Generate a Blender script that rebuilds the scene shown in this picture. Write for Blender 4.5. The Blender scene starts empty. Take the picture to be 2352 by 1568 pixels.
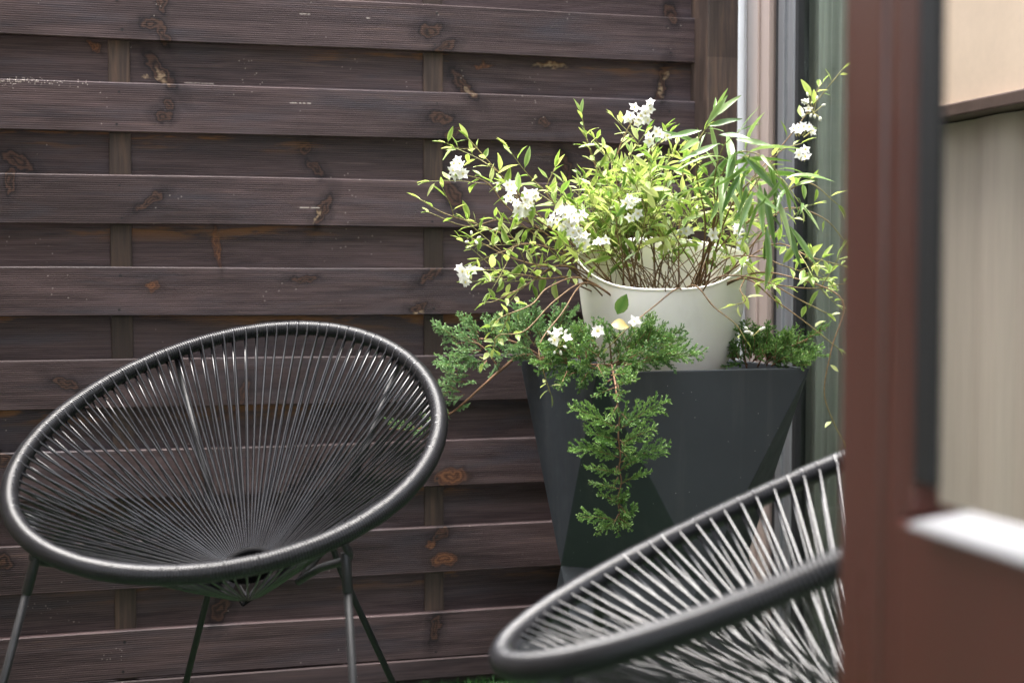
import bpy, math, random
from mathutils import Vector, Matrix, Quaternion
R = random.Random(7)
S = bpy.context.scene
COL = S.collection
rad = math.radians
H = 0.97                                   # eye height
PITCH = math.atan(184 / 4167)

# ------------------------------------------------------------------ helpers
def at(px, py, D):
    """photo position (2352 x 1568 scale) at world depth D -> world point"""
    a = (px - 1176) / 3267; b = (784 - py) / 3267
    c, s = math.cos(PITCH), math.sin(PITCH)
    d = Vector((a, c + b * s, -s + b * c))
    d *= D / d.y
    return Vector((d.x, d.y, d.z + H))

class MB:
    def __init__(self): self.v = []; self.f = []; self.m = []; self.t = []; self.e = []; self.sm = []
    def vert(self, p, t=0.5, e=0.0):
        self.v.append((p[0], p[1], p[2])); self.t.append(t); self.e.append(e); return len(self.v) - 1
    def face(self, ix, m=0, sm=True): self.f.append(tuple(ix)); self.m.append(m); self.sm.append(sm)
    def build(self, name, mats, parent=None, weld=False):
        me = bpy.data.meshes.new(name); me.from_pydata(self.v, [], self.f)
        for mm in (mats if isinstance(mats, (list, tuple)) else [mats]): me.materials.append(mm)
        me.polygons.foreach_set('material_index', self.m)
        me.polygons.foreach_set('use_smooth', self.sm)
        a = me.attributes.new('tint', 'FLOAT', 'POINT'); a.data.foreach_set('value', self.t)
        a = me.attributes.new('edge', 'FLOAT', 'POINT'); a.data.foreach_set('value', self.e)
        me.update()
        o = bpy.data.objects.new(name, me); COL.objects.link(o)
        if parent: o.parent = parent
        return o
    def box(self, x0, x1, y0, y1, z0, z1, m=0, b=0.0):
        """box with optional chamfer b on all edges"""
        if b <= 0:
            i = [self.vert((x, y, z)) for x in (x0, x1) for y in (y0, y1) for z in (z0, z1)]
            for q in ((0,1,3,2),(4,6,7,5),(0,4,5,1),(2,3,7,6),(0,2,6,4),(1,5,7,3)): self.face([i[k] for k in q], m, False)
            return
        import bmesh
        bm = bmesh.new(); bmesh.ops.create_cube(bm, size=1)
        for w in bm.verts: w.co = Vector(((x0+x1)/2 + w.co.x*(x1-x0), (y0+y1)/2 + w.co.y*(y1-y0), (z0+z1)/2 + w.co.z*(z1-z0)))
        bmesh.ops.bevel(bm, geom=bm.edges[:], offset=b, segments=2, profile=0.5, affect='EDGES')
        k = len(self.v)
        for w in bm.verts: self.vert(w.co)
        bm.verts.index_update()
        for g in bm.faces: self.face([k + w.index for w in g.verts], m, False)
        bm.free()
    def tube(self, pts, rad_, n=8, closed=False, cap=True, m=0, t0=0.5, t1=0.5):
        pts = [Vector(p) for p in pts]; N = len(pts)
        rr = rad_ if isinstance(rad_, (list, tuple)) else [rad_] * N
        tg = []
        for i in range(N):
            a = pts[(i - 1) % N] if closed or i > 0 else pts[0]
            b = pts[(i + 1) % N] if closed or i < N - 1 else pts[-1]
            d = b - a
            tg.append(d.normalized() if d.length > 1e-9 else Vector((0, 0, 1)))
        u = tg[0].orthogonal().normalized(); rings = []
        for i in range(N):
            u = (u - tg[i] * u.dot(tg[i]));  u.normalize()
            w = tg[i].cross(u)
            tt = t0 + (t1 - t0) * i / max(1, N - 1)
            rings.append([self.vert(pts[i] + (u * math.cos(2*math.pi*k/n) + w * math.sin(2*math.pi*k/n)) * rr[i], tt) for k in range(n)])
        for i in range(N if closed else N - 1):
            a, b = rings[i], rings[(i + 1) % N]
            off = 0
            if closed and i == N - 1:
                off = min(range(n), key=lambda o: (Vector(self.v[a[0]]) - Vector(self.v[b[o]])).length)
            for k in range(n): self.face((a[k], a[(k+1) % n], b[(k+1+off) % n], b[(k+off) % n]), m)
        if cap and not closed:
            self.face(rings[0][::-1], m, False); self.face(rings[-1], m, False)

def empty(name, loc=(0, 0, 0), rz=0.0):
    o = bpy.data.objects.new(name, None); COL.objects.link(o)
    o.location = loc; o.rotation_euler = (0, 0, rz); o.empty_display_size = 0.1
    return o
def tag(o, label=None, cat=None, group=None, kind=None):
    if label: o['label'] = label
    if cat: o['category'] = cat
    if group: o['group'] = group
    if kind: o['kind'] = kind
    return o
def bez(p, n):
    """smooth curve through control points (Catmull-Rom), n points per span"""
    p = [Vector(q) for q in p]
    P = [p[0] * 2 - p[1]] + p + [p[-1] * 2 - p[-2]]
    out = []
    for i in range(1, len(P) - 2):
        for k in range(n):
            t = k / n; a, b, c, d = P[i-1], P[i], P[i+1], P[i+2]
            out.append(0.5 * ((2*b) + (c - a)*t + (2*a - 5*b + 4*c - d)*t*t + (3*b - a - 3*c + d)*t**3))
    out.append(p[-1]); return out
def rv(s=1.0): return Vector((R.uniform(-s, s), R.uniform(-s, s), R.uniform(-s, s)))

# ------------------------------------------------------------------ materials
class NT:
    def __init__(self, name):
        self.mat = bpy.data.materials.new(name); self.mat.use_nodes = True
        self.t = self.mat.node_tree; self.t.nodes.clear()
        self.out = self.t.nodes.new('ShaderNodeOutputMaterial')
    def n(self, ty, **kw):
        x = self.t.nodes.new('ShaderNode' + ty)
        for k, v in kw.items():
            if k.startswith('i_'):
                key = k[2:]; key = int(key) if key.isdigit() else key.replace('_', ' ')
                self.set(x.inputs[key], v)
            else: setattr(x, k, v)
        return x
    def set(self, sock, v):
        if isinstance(v, bpy.types.NodeSocket): self.t.links.new(v, sock)
        elif isinstance(v, bpy.types.Node): self.t.links.new(v.outputs[0], sock)
        else: sock.default_value = v
    def math(self, op, a, b=0.0, c=0.0, clamp=False):
        x = self.n('Math', operation=op, use_clamp=clamp)
        for i, v in enumerate((a, b, c)): self.set(x.inputs[i], v)
        return x.outputs[0]
    def mix(self, f, a, b, blend='MIX'):
        x = self.n('Mix', data_type='RGBA', blend_type=blend)
        self.set(x.inputs[0], f); self.set(x.inputs[6], a); self.set(x.inputs[7], b)
        return x.outputs[2]
    def ramp(self, f, stops):
        x = self.n('ValToRGB'); cr = x.color_ramp
        while len(cr.elements) > 1: cr.elements.remove(cr.elements[-1])
        for i, (p, c) in enumerate(stops):
            e = cr.elements[0] if i == 0 else cr.elements.new(p)
            e.position = p; e.color = c if len(c) == 4 else (*c, 1)
        self.set(x.inputs[0], f); return x.outputs[0]
    def noise(self, vec, scale, detail=3, rough=0.55, dist=0.0, mapping=None):
        if mapping is not None:
            mp = self.n('Mapping'); self.set(mp.inputs[0], vec); mp.inputs['Scale'].default_value = mapping; vec = mp.outputs[0]
        x = self.n('TexNoise'); self.set(x.inputs['Vector'], vec)
        x.inputs['Scale'].default_value = scale; x.inputs['Detail'].default_value = detail
        x.inputs['Roughness'].default_value = rough; x.inputs['Distortion'].default_value = dist
        return x.outputs[0]
    def bsdf(self, col, rough=0.5, **kw):
        x = self.n('BsdfPrincipled'); self.set(x.inputs['Base Color'], col); self.set(x.inputs['Roughness'], rough)
        for k, v in kw.items(): self.set(x.inputs[k.replace('_', ' ')], v)
        return x
    def bump(self, h, strength=0.3, dist=0.002):
        x = self.n('Bump'); self.set(x.inputs['Height'], h); x.inputs['Strength'].default_value = strength; x.inputs['Distance'].default_value = dist
        return x.outputs[0]
    def done(self, sh):
        self.t.links.new(sh.outputs[0] if isinstance(sh, bpy.types.Node) else sh, self.out.inputs[0]); return self.mat
def C(r, g, b): return (r, g, b, 1.0)

def simple(name, col, rough=0.5, var=0.25, scale=18, bump=0.0, stretch=(1, 1, 1), **kw):
    """paint / plastic with mottled tone and roughness"""
    k = NT(name); co = k.n('TexCoord').outputs['Object']
    a = k.noise(co, scale, 5, 0.6, 0.2, stretch); b = k.noise(co, scale * 9, 3, 0.6, 0, stretch)
    f = k.math('ADD', k.math('MULTIPLY', a, 0.7), k.math('MULTIPLY', b, 0.3))
    c = k.ramp(f, [(0.3, tuple(x * (1 - var) for x in col)), (0.7, tuple(min(1, x * (1 + var)) for x in col))])
    r = k.math('ADD', k.math('MULTIPLY', k.math('SUBTRACT', a, 0.5), 0.35), rough, clamp=True)
    if bump: kw['Normal'] = k.bump(b, bump, 0.001)
    return k.done(k.bsdf(c, r, **kw))

# fence frame of reference: origin P0, X along the fence, Y away, Z up
P0 = Vector((-0.099, 3.37, 0)); FA = math.atan2(0.258, 0.966)
fd = Vector((math.cos(FA), math.sin(FA), 0)); fn = Vector((-math.sin(FA), math.cos(FA), 0))
def fence_uz(px, py):
    a = at(px, py, 1.0) - Vector((0, 0, H)); o = Vector((0, 0, H))
    t = (P0 - o).dot(fn) / a.dot(fn); p = o + a * t
    return (p - P0).dot(fd), p.z
def fence_w(u, y, z): return P0 + fd * u + fn * y + Vector((0, 0, z))

KNOTS = [  # photo position, half sizes (same scale), tilt in degrees
 (347,55,20,11,0),(374,78,9,20,25),(990,70,22,12,0),(1022,108,22,9,25),(1012,270,26,11,0),(1040,306,20,9,30),
 (375,266,15,9,0),(388,240,9,9,0),(345,463,30,8,35),(742,485,10,32,-25),(727,384,22,9,-40),(706,340,10,12,0),
 (990,630,28,8,30),(962,706,18,7,10),(1040,445,14,34,28),(1068,190,10,36,38),(368,160,12,42,38),(1528,190,9,34,-10),
 (1548,30,10,18,0),(40,368,32,12,-32),(22,412,9,26,-5),(372,8,9,16,0),(1000,1440,10,28,-12),(510,1402,14,30,-30),
 (1010,1228,20,9,40),(10,1056,24,13,0),(6,1290,18,14,0),(470,1090,8,20,20),(1306,380,9,30,20),(560,905,9,24,-20),
 (820,1190,18,9,0),(700,640,26,5,0),(1160,560,22,8,20),(1250,280,12,8,0),(150,880,26,9,-20),(150,1180,20,10,0)]
KNOTS_LIGHT = [(347,655,14,8,0),(1036,1094,32,15,0),(1019,1286,24,13,0),(215,102,13,7,-40),(500,566,6,36,8),(988,1250,10,6,0),(1270,144,26,4,0),(1115,148,18,4,0)]

KNOTS_PALE = [(376,176,6,24,35),(352,172,26,3,0),(1526,208,6,18,18),(1538,172,6,10,-25),(1552,38,12,4,0),(1080,205,5,14,35),(725,500,4,16,-30),(960,716,14,4,10),(1270,146,40,5,0)]
def knot_field(k, vec, items, grow=1.2):
    best = None
    for (px, py, a, b, ang) in items:
        u, z = fence_uz(px, py); sc = 1 / 3267 * (3.37 + 0.258 * u)
        mp = k.n('Mapping', vector_type='TEXTURE'); k.set(mp.inputs[0], vec)
        mp.inputs['Location'].default_value = (u, z, 0); mp.inputs['Rotation'].default_value = (0, 0, rad(ang))
        mp.inputs['Scale'].default_value = (a * sc * grow, b * sc * grow, 1)
        ln = k.n('VectorMath', operation='LENGTH'); k.set(ln.inputs[0], mp.outputs[0])
        best = ln.outputs['Value'] if best is None else k.math('MINIMUM', best, ln.outputs['Value'])
    return best

def wood_material(name, vertical=False, gain=0.93):
    k = NT(name); co = k.n('TexCoord').outputs['Object']
    sp = k.n('SeparateXYZ'); k.set(sp.inputs[0], co); X, Y, Z = sp.outputs
    if vertical:
        g1 = k.noise(co, 1, 5, 0.65, 0.6, (110, 60, 5)); g2 = k.noise(co, 1, 4, 0.6, 0.3, (22, 20, 3))
    else:
        g1 = k.noise(co, 1, 5, 0.7, 0.5, (6, 40, 190)); g2 = k.noise(co, 1, 4, 0.6, 0.6, (2.2, 9, 26))
    # each board has a tone of its own
    bd = k.n('TexWhiteNoise', noise_dimensions='2D'); cv = k.n('CombineXYZ')
    k.set(cv.inputs[0], k.math('FLOOR', k.math('MULTIPLY', k.math('SUBTRACT', Z, 0.0735), 1 / 0.102)))
    k.set(cv.inputs[1], k.math('FLOOR', k.math('MULTIPLY', Y, 40))); k.set(bd.inputs[0], cv.outputs[0])
    tone = k.math('ADD', k.math('MULTIPLY', bd.outputs[0], 0.5), 0.75)
    f = k.math('ADD', k.math('MULTIPLY', g1, 0.5), k.math('MULTIPLY', g2, 0.5))
    if vertical:
        c = k.ramp(f, [(0.30, (0.022, 0.016, 0.013)), (0.5, (0.062, 0.045, 0.038)), (0.68, (0.13, 0.085, 0.058))])
    else:
        c = k.ramp(f, [(0.32, (0.017, 0.011, 0.012)), (0.46, (0.055, 0.037, 0.038)), (0.60, (0.098, 0.069, 0.071)), (0.76, (0.18, 0.115, 0.085))])
    c = k.mix(1.0, c, k.n('CombineColor', i_0=tone, i_1=tone, i_2=tone), 'MULTIPLY')
    if not vertical:
        # worn lighter streaks where the stain has gone
        w = k.noise(co, 1, 6, 0.75, 0.8, (3.0, 10, 60)); wm = k.noise(co, 1, 3, 0.5, 0, (1.6, 3, 7))
        wear = k.math('MULTIPLY', k.ramp(w, [(0.58, (0,0,0)), (0.72, (1,1,1))]), k.ramp(wm, [(0.48, (0,0,0)), (0.66, (1,1,1))]))
        c = k.mix(k.math('MULTIPLY', wear, 0.5), c, C(0.26, 0.165, 0.105))
        # bluish weathering
        bl = k.noise(co, 1, 4, 0.6, 0.4, (2.5, 5, 16))
        c = k.mix(k.math('MULTIPLY', k.ramp(bl, [(0.5, (0,0,0)), (0.68, (1,1,1))]), 0.45), c, C(0.052, 0.056, 0.075))
        # knots
        cb = k.n('CombineXYZ'); k.set(cb.inputs[0], X); k.set(cb.inputs[1], Z)
        dn = k.n('TexNoise'); k.set(dn.inputs['Vector'], co); dn.inputs['Scale'].default_value = 45; dn.inputs['Detail'].default_value = 3
        dv = k.n('VectorMath', operation='SUBTRACT'); k.set(dv.inputs[0], dn.outputs['Color']); dv.inputs[1].default_value = (0.5, 0.5, 0.5)
        ds = k.n('VectorMath', operation='SCALE'); k.set(ds.inputs[0], dv.outputs[0]); ds.inputs['Scale'].default_value = 0.034
        ad = k.n('VectorMath', operation='ADD'); k.set(ad.inputs[0], cb.outputs[0]); k.set(ad.inputs[1], ds.outputs[0])
        d1 = knot_field(k, ad.outputs[0], KNOTS); d3 = knot_field(k, ad.outputs[0], KNOTS_PALE, 1.0); d2 = knot_field(k, ad.outputs[0], KNOTS_LIGHT)
        rings = k.math('MULTIPLY', k.math('ADD', k.math('SINE', k.math('MULTIPLY', d1, 10.0)), 1.0), 0.5)
        kc = k.mix(rings, C(0.016, 0.009, 0.008), C(0.080, 0.041, 0.027))
        c = k.mix(k.ramp(k.math('MULTIPLY', d1, 0.4), [(0.0, (1,1,1)), (0.36, (0.9,0.9,0.9)), (0.5, (0.0,0.0,0.0))]), c, kc)
        halo = k.ramp(k.math('MULTIPLY', d1, 0.25), [(0.22, (0,0,0)), (0.27, (1,1,1)), (0.34, (0.5,0.5,0.5)), (0.62, (0,0,0))])
        c = k.mix(k.math('MULTIPLY', halo, 0.92), c, C(0.012, 0.008, 0.010))
        r2 = k.math('MULTIPLY', k.math('ADD', k.math('SINE', k.math('MULTIPLY', d2, 13.0)), 1.0), 0.5)
        kc2 = k.mix(r2, C(0.07, 0.03, 0.016), C(0.20, 0.088, 0.04))
        c = k.mix(k.ramp(k.math('MULTIPLY', d2, 0.4), [(0.0, (1,1,1)), (0.36, (0.85,0.85,0.85)), (0.5, (0,0,0))]), c, kc2)
        h2 = k.ramp(k.math('MULTIPLY', d2, 0.25), [(0.24, (0,0,0)), (0.29, (1,1,1)), (0.36, (0.4,0.4,0.4)), (0.55, (0,0,0))])
        c = k.mix(k.math('MULTIPLY', h2, 0.7), c, C(0.02, 0.013, 0.012))
        pn = k.noise(co, 1, 4, 0.7, 0.3, (60, 30, 140))
        pm = k.math('MULTIPLY', k.ramp(k.math('MULTIPLY', d3, 0.5), [(0.3, (1,1,1)), (0.6, (0,0,0))]), k.ramp(pn, [(0.42, (0,0,0)), (0.56, (1,1,1))]))
        c = k.mix(k.math('MULTIPLY', pm, 0.85), c, C(0.40, 0.30, 0.19))
        # pale specks of dust and resin
        vo = k.n('TexVoronoi'); k.set(vo.inputs['Vector'], co); vo.inputs['Scale'].default_value = 75
        sk = k.math('LESS_THAN', vo.outputs['Distance'], 0.10)
        sn = k.noise(co, 9, 2, 0.5); sk = k.math('MULTIPLY', sk, k.math('GREATER_THAN', sn, 0.60))
        # a band of dust low on one rear board, far left
        ua, za = fence_uz(0, 188); ub, zb = fence_uz(235, 168)
        v2 = k.n('TexVoronoi'); k.set(v2.inputs['Vector'], co); v2.inputs['Scale'].default_value = 300
        cr = k.n('SeparateColor'); k.set(cr.inputs[0], v2.outputs['Color'])
        zl = k.math('DIVIDE', k.math('ABSOLUTE', k.math('SUBTRACT', Z, za + 0.004)), 0.013)
        xl = k.math('MULTIPLY', k.math('SUBTRACT', ub, X), 6.0, clamp=True)
        den = k.math('MULTIPLY', k.math('MULTIPLY', k.math('SUBTRACT', 1.0, zl, clamp=True), xl), k.math('MULTIPLY', k.noise(co, 40, 3, 0.7), 1.1))
        band = k.math('MULTIPLY', k.math('LESS_THAN', cr.outputs[0], den), k.math('LESS_THAN', v2.outputs['Distance'], 0.42))
        for (qx, qy, hw) in ((690, 237, 24), (710, 477, 26), (700, 33, 12), (845, 42, 7), (460, 188, 34)):
            uu, zz = fence_uz(qx, qy); hw *= 0.001
            b = k.math('MULTIPLY', k.math('LESS_THAN', k.math('ABSOLUTE', k.math('SUBTRACT', X, uu)), hw), k.math('LESS_THAN', k.math('ABSOLUTE', k.math('SUBTRACT', Z, zz)), 0.0011))
            b = k.math('MULTIPLY', b, k.math('GREATER_THAN', k.noise(co, 160, 2), 0.44)); band = k.math('MAXIMUM', band, b)
        c = k.mix(k.math('MULTIPLY', k.math('MAXIMUM', k.math('MULTIPLY', sk, 0.6), band), 0.8), c, C(0.6, 0.55, 0.5))
        # unstained bare wood on the upper strip of the rear boards
        ow = k.noise(co, 1, 4, 0.6, 0.3, (4.5, 8, 30))
        fr = k.math('FRACT', k.math('DIVIDE', k.math('SUBTRACT', Z, 1.2946 - 0.204 * 8), 0.204))
        top = k.ramp(fr, [(0.80, (0,0,0)), (0.94, (1,1,1)), (1.0, (1,1,1))])
        rear = k.math('GREATER_THAN', Y, 0.0262)
        om = k.math('MULTIPLY', k.math('MULTIPLY', k.ramp(ow, [(0.50, (0,0,0)), (0.58, (1,1,1))]), top), rear)
        c = k.mix(k.math('MULTIPLY', om, 0.6), c, C(0.26, 0.12, 0.035))
    if gain != 1.0: c = k.mix(1.0, c, C(gain * 1.03, gain * .975, gain * .95), 'MULTIPLY')
    rough = k.math('ADD', 0.42, k.math('MULTIPLY', g2, 0.3))
    nb = k.bump(g1, 0.3 if not vertical else 0.6, 0.0012)
    return k.done(k.bsdf(c, rough, Normal=nb, Specular_IOR_Level=0.32))

M = {}
M['wood'] = wood_material('stained_wood', gain=0.93)
M['wood_v'] = wood_material('stained_upright_wood', True, gain=0.93)
M['nail'] = simple('rusty_nail', (0.012, 0.01, 0.011), 0.6)

def cord_mat(ro=0.21, sp=0.68):
    k = NT('black_pvc_cord' if ro < .2 else 'black_pvc_wrapping'); co = k.n('TexCoord').outputs['Object']
    a = k.noise(co, 30, 4); c = k.ramp(a, [(0.3, (0.009, 0.009, 0.011)), (0.7, (0.015, 0.015, 0.018))])
    r = ro
    return k.done(k.bsdf(c, r, Specular_IOR_Level=sp))
M['cord'] = cord_mat(); M['cord_rim'] = cord_mat(0.33, 0.45)
M['steel'] = simple('black_powder_coat', (0.014, 0.0145, 0.0165), 0.48, 0.2, 40)
def planter_mat():
    k = NT('slate_grey_planter'); co = k.n('TexCoord').outputs['Object']
    a = k.noise(co, 6, 5, 0.6); st = k.noise(co, 1, 5, 0.65, 0.2, (22, 22, 1.6)); vo = k.n('TexVoronoi'); k.set(vo.inputs['Vector'], co); vo.inputs['Scale'].default_value = 55
    c = k.ramp(a, [(0.3, (0.024, 0.030, 0.037)), (0.7, (0.032, 0.039, 0.047))])
    c = k.mix(k.math('MULTIPLY', k.ramp(st, [(0.52, (0,0,0)), (0.75, (1,1,1))]), 0.22), c, C(0.12, 0.12, 0.115))
    sp = k.math('MULTIPLY', k.math('LESS_THAN', vo.outputs['Distance'], 0.055), k.math('GREATER_THAN', k.noise(co, 13, 2), 0.5))
    c = k.mix(k.math('MULTIPLY', sp, 0.6), c, C(0.4, 0.4, 0.38))
    r = k.math('ADD', 0.30, k.math('MULTIPLY', k.noise(co, 25, 4, 0.65), 0.28))
    return k.done(k.bsdf(c, r, Normal=k.bump(k.noise(co, 260, 3), 0.12, 0.0006), Specular_IOR_Level=0.6))
M['planter'] = planter_mat()
def pot_mat():
    k = NT('white_plastic_pot'); co = k.n('TexCoord').outputs['Object']
    a = k.noise(co, 9, 4, 0.6); b = k.noise(co, 60, 3, 0.6)
    c = k.ramp(a, [(0.3, (0.84, 0.80, 0.745)), (0.7, (0.90, 0.865, 0.815))])
    d = k.noise(co, 1, 4, 0.6, 0.3, (16, 16, 5)); c = k.mix(k.math('MULTIPLY', k.ramp(d, [(0.58, (0,0,0)), (0.75, (1,1,1))]), 0.18), c, C(0.5, 0.46, 0.38))
    r = k.math('ADD', 0.34, k.math('MULTIPLY', b, 0.15))
    return k.done(k.bsdf(c, r, Subsurface_Weight=0.15, Subsurface_Radius=(0.02, 0.018, 0.014), Subsurface_Scale=0.5))
M['pot'] = pot_mat()
M['soil'] = simple('dark_soil', (0.035, 0.022, 0.014), 0.9, 0.6, 60, bump=0.8)
M['trim'] = simple('white_painted_trim', (0.78, 0.77, 0.79), 0.4, 0.05, 8)
M['frame'] = simple('pinkish_beige_frame', (0.40, 0.31, 0.27), 0.4, 0.10, 3, stretch=(14, 14, 0.5))
M['gasket'] = simple('black_rubber', (0.010, 0.010, 0.011), 0.7)
M['alu'] = simple('blue_grey_metal', (0.23, 0.235, 0.245), 0.32, 0.22, 2.2, stretch=(25, 25, 0.8), Metallic=0.35)
M['door'] = simple('red_brown_door_paint', (0.098, 0.029, 0.021), 0.32, 0.10, 4, stretch=(10, 10, 0.6), Coat_Weight=0.16, Coat_Roughness=0.1, Coat_IOR=1.55)
M['bead'] = simple('pale_bead', (0.42, 0.41, 0.42), 0.45, 0.05, 8)
M['plaster'] = simple('beige_plaster', (0.86, 0.70, 0.55), 0.85, 0.06, 6, bump=0.25)
M['ledge'] = simple('brown_ledge', (0.14, 0.10, 0.085), 0.5, 0.2, 12)
M['panel'] = simple('grey_beige_panel', (0.58, 0.51, 0.44), 0.7, 0.12, 1.2, stretch=(6, 6, 0.4))
M['dark_post'] = simple('dark_green_grey_post', (0.045, 0.047, 0.045), 0.55, 0.2, 10)
M['house'] = simple('light_render_wall', (0.20, 0.18, 0.16), 0.9, 0.08, 5, bump=0.3)
M['turf'] = simple('green_turf', (0.014, 0.038, 0.012), 0.8, 0.4, 40)
def curtain_mat():
    k = NT('grey_green_curtain'); co = k.n('TexCoord').outputs['Object']
    a = k.noise(co, 1, 4, 0.6, 0.2, (9, 26, 0.6))
    c = k.ramp(a, [(0.3, (0.15, 0.15, 0.137)), (0.5, (0.23, 0.23, 0.208)), (0.7, (0.38, 0.375, 0.345))])
    return k.done(k.bsdf(c, 0.9))
M['curtain'] = curtain_mat()
def glass_mat():
    k = NT('clear_window_glass')
    tr = k.n('BsdfTransparent', i_Color=C(0.93, 0.97, 0.94)); gl = k.n('BsdfGlossy', i_Color=C(1, 1, 1), i_Roughness=0.015)
    lw = k.n('LayerWeight', i_Blend=0.5).outputs['Facing']; f = k.math('ADD', 0.045, k.math('MULTIPLY', k.math('POWER', lw, 4.5), 0.9), clamp=True)
    mx = k.n('MixShader'); k.set(mx.inputs[0], f); k.set(mx.inputs[1], tr.outputs[0]); k.set(mx.inputs[2], gl.outputs[0])
    co = k.n('TexCoord').outputs['Object']; vo = k.n('TexVoronoi'); k.set(vo.inputs['Vector'], co); vo.inputs['Scale'].default_value = 40
    dust = k.math('MULTIPLY', k.math('LESS_THAN', vo.outputs['Distance'], 0.05), 0.4)
    df = k.n('BsdfDiffuse', i_Color=C(0.6, 0.6, 0.58)); m2 = k.n('MixShader'); k.set(m2.inputs[0], dust); k.set(m2.inputs[1], mx.outputs[0]); k.set(m2.inputs[2], df.outputs[0])
    return k.done(m2)
M['glass'] = glass_mat()
M['mirror'] = simple('mirror_coated_glass', (0.86, 0.84, 0.82), 0.0, 0.01, 3, Metallic=1.0)
M['mirror'].node_tree.nodes['Principled BSDF'].inputs['Roughness'].links and None
for l in list(M['mirror'].node_tree.links):
    if l.to_socket.name == 'Roughness': M['mirror'].node_tree.links.remove(l)
M['mirror'].node_tree.nodes['Principled BSDF'].inputs['Roughness'].default_value = 0.012

def leaf_mat(name, core, mid, edge, trans=0.45, rough=0.38, edge_pow=1.0):
    k = NT(name)
    t = k.n('Attribute', attribute_name='tint').outputs['Fac']; e = k.n('Attribute', attribute_name='edge').outputs['Fac']
    co = k.n('TexCoord').outputs['Object']; nz = k.noise(co, 120, 3)
    c = k.ramp(t, [(0.0, core), (0.55, mid), (1.0, edge)])
    ee = k.math('MULTIPLY', k.math('POWER', e, edge_pow), k.math('ADD', 0.15, k.math('MULTIPLY', t, 0.75)), clamp=True)
    ee = k.math('MULTIPLY', ee, k.math('ADD', 0.5, nz), clamp=True)
    c = k.mix(ee, c, C(*edge))
    p = k.bsdf(c, rough, Specular_IOR_Level=0.5); tl = k.n('BsdfTranslucent'); k.set(tl.inputs[0], k.mix(1.0, c, C(1.0, 1.05, 0.7), 'MULTIPLY'))
    mx = k.n('MixShader', i_0=trans); k.set(mx.inputs[1], p.outputs[0]); k.set(mx.inputs[2], tl.outputs[0])
    return k.done(mx)
M['leaf'] = leaf_mat('variegated_leaf', (0.065, 0.16, 0.022), (0.20, 0.33, 0.055), (0.56, 0.60, 0.26))
M['willow'] = leaf_mat('narrow_green_leaf', (0.045, 0.12, 0.018), (0.12, 0.23, 0.045), (0.32, 0.40, 0.20), 0.32, 0.28)
M['juniper'] = leaf_mat('juniper_needles', (0.040, 0.105, 0.030), (0.105, 0.225, 0.055), (0.27, 0.42, 0.12), 0.25, 0.5)
M['juniper_blue'] = leaf_mat('blue_juniper_needles', (0.06, 0.155, 0.058), (0.15, 0.30, 0.115), (0.33, 0.48, 0.23), 0.25, 0.5)
def stem_mat():
    k = NT('twig_bark'); t = k.n('Attribute', attribute_name='tint').outputs['Fac']
    c = k.ramp(t, [(0.0, (0.16, 0.085, 0.04)), (0.5, (0.20, 0.125, 0.06)), (1.0, (0.20, 0.24, 0.06))])
    nz = k.noise(k.n('TexCoord').outputs['Object'], 200, 3)
    c = k.mix(1.0, c, k.ramp(nz, [(0.3, (0.5, 0.5, 0.5)), (0.7, (1.3, 1.25, 1.2))]), 'MULTIPLY')
    return k.done(k.bsdf(c, 0.65))
M['stem'] = stem_mat()
M['juniper_bark'] = simple('reddish_juniper_bark', (0.20, 0.105, 0.058), 0.75, 0.5, 90, bump=0.5)
def petal_mat():
    k = NT('white_petal'); e = k.n('Attribute', attribute_name='edge').outputs['Fac']; t = k.n('Attribute', attribute_name='tint').outputs['Fac']
    c = k.ramp(e, [(0.0, (0.70, 0.62, 0.10)), (0.16, (0.72, 0.70, 0.45)), (0.3, (0.74, 0.74, 0.70)), (1.0, (0.80, 0.80, 0.79))])
    c = k.mix(k.math('MULTIPLY', t, 0.5), c, C(0.72, 0.72, 0.50))
    p = k.bsdf(c, 0.5); tl = k.n('BsdfTranslucent'); k.set(tl.inputs[0], c)
    mx = k.n('MixShader', i_0=0.35); k.set(mx.inputs[1], p.outputs[0]); k.set(mx.inputs[2], tl.outputs[0])
    return k.done(mx)
M['petal'] = petal_mat()

# ------------------------------------------------------------------ fence
fence = empty('slat_fence', P0, FA)
tag(fence, 'dark brown stained wooden slat fence with overlapping horizontal boards', 'fence')
def board(mb, x0, x1, z0, z1, y0, y1, seed):
    """grooved board, slightly bowed along its length"""
    r = random.Random(seed); n = 22; prof = []
    ch = 0.0025; hz = z1 - z0; amp = 0.0005
    for i in range(n * 2 + 1):
        z = ch + (hz - 2 * ch) * i / (n * 2)
        prof.append((y0 + (amp if i % 2 else 0.0), z))
    prof = [(y0 + ch, 0.0)] + prof + [(y0 + ch, hz), (y1, hz), (y1, 0.0)]
    nx = 48; a1, a2, p1, p2 = r.uniform(-.0025, .0025), r.uniform(-.0015, .0015), r.uniform(0, 6), r.uniform(0, 6)
    tw = r.uniform(-.0025, .0025); rings = []
    for j in range(nx + 1):
        x = x0 + (x1 - x0) * j / nx
        dz = a1 * math.sin(2.1 * x + p1) + a2 * math.sin(6 * x + p2); dy = 0.0014 * math.sin(3.1 * x + p2)
        rings.append([mb.vert((x, y + dy + tw * (z / hz - .5) * math.sin(1.3 * x + p1), z0 + z + dz)) for (y, z) in prof])
    k = len(prof)
    for j in range(nx):
        for i in range(k):
            mb.face((rings[j][i], rings[j+1][i], rings[j+1][(i+1) % k], rings[j][(i+1) % k]), 0, False)
    mb.face(rings[0][::-1], 0, False); mb.face(rings[-1], 0, False)
XL, XR = -1.44, 0.567
mb = MB(); BAT = (-0.796, -0.0843)
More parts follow.
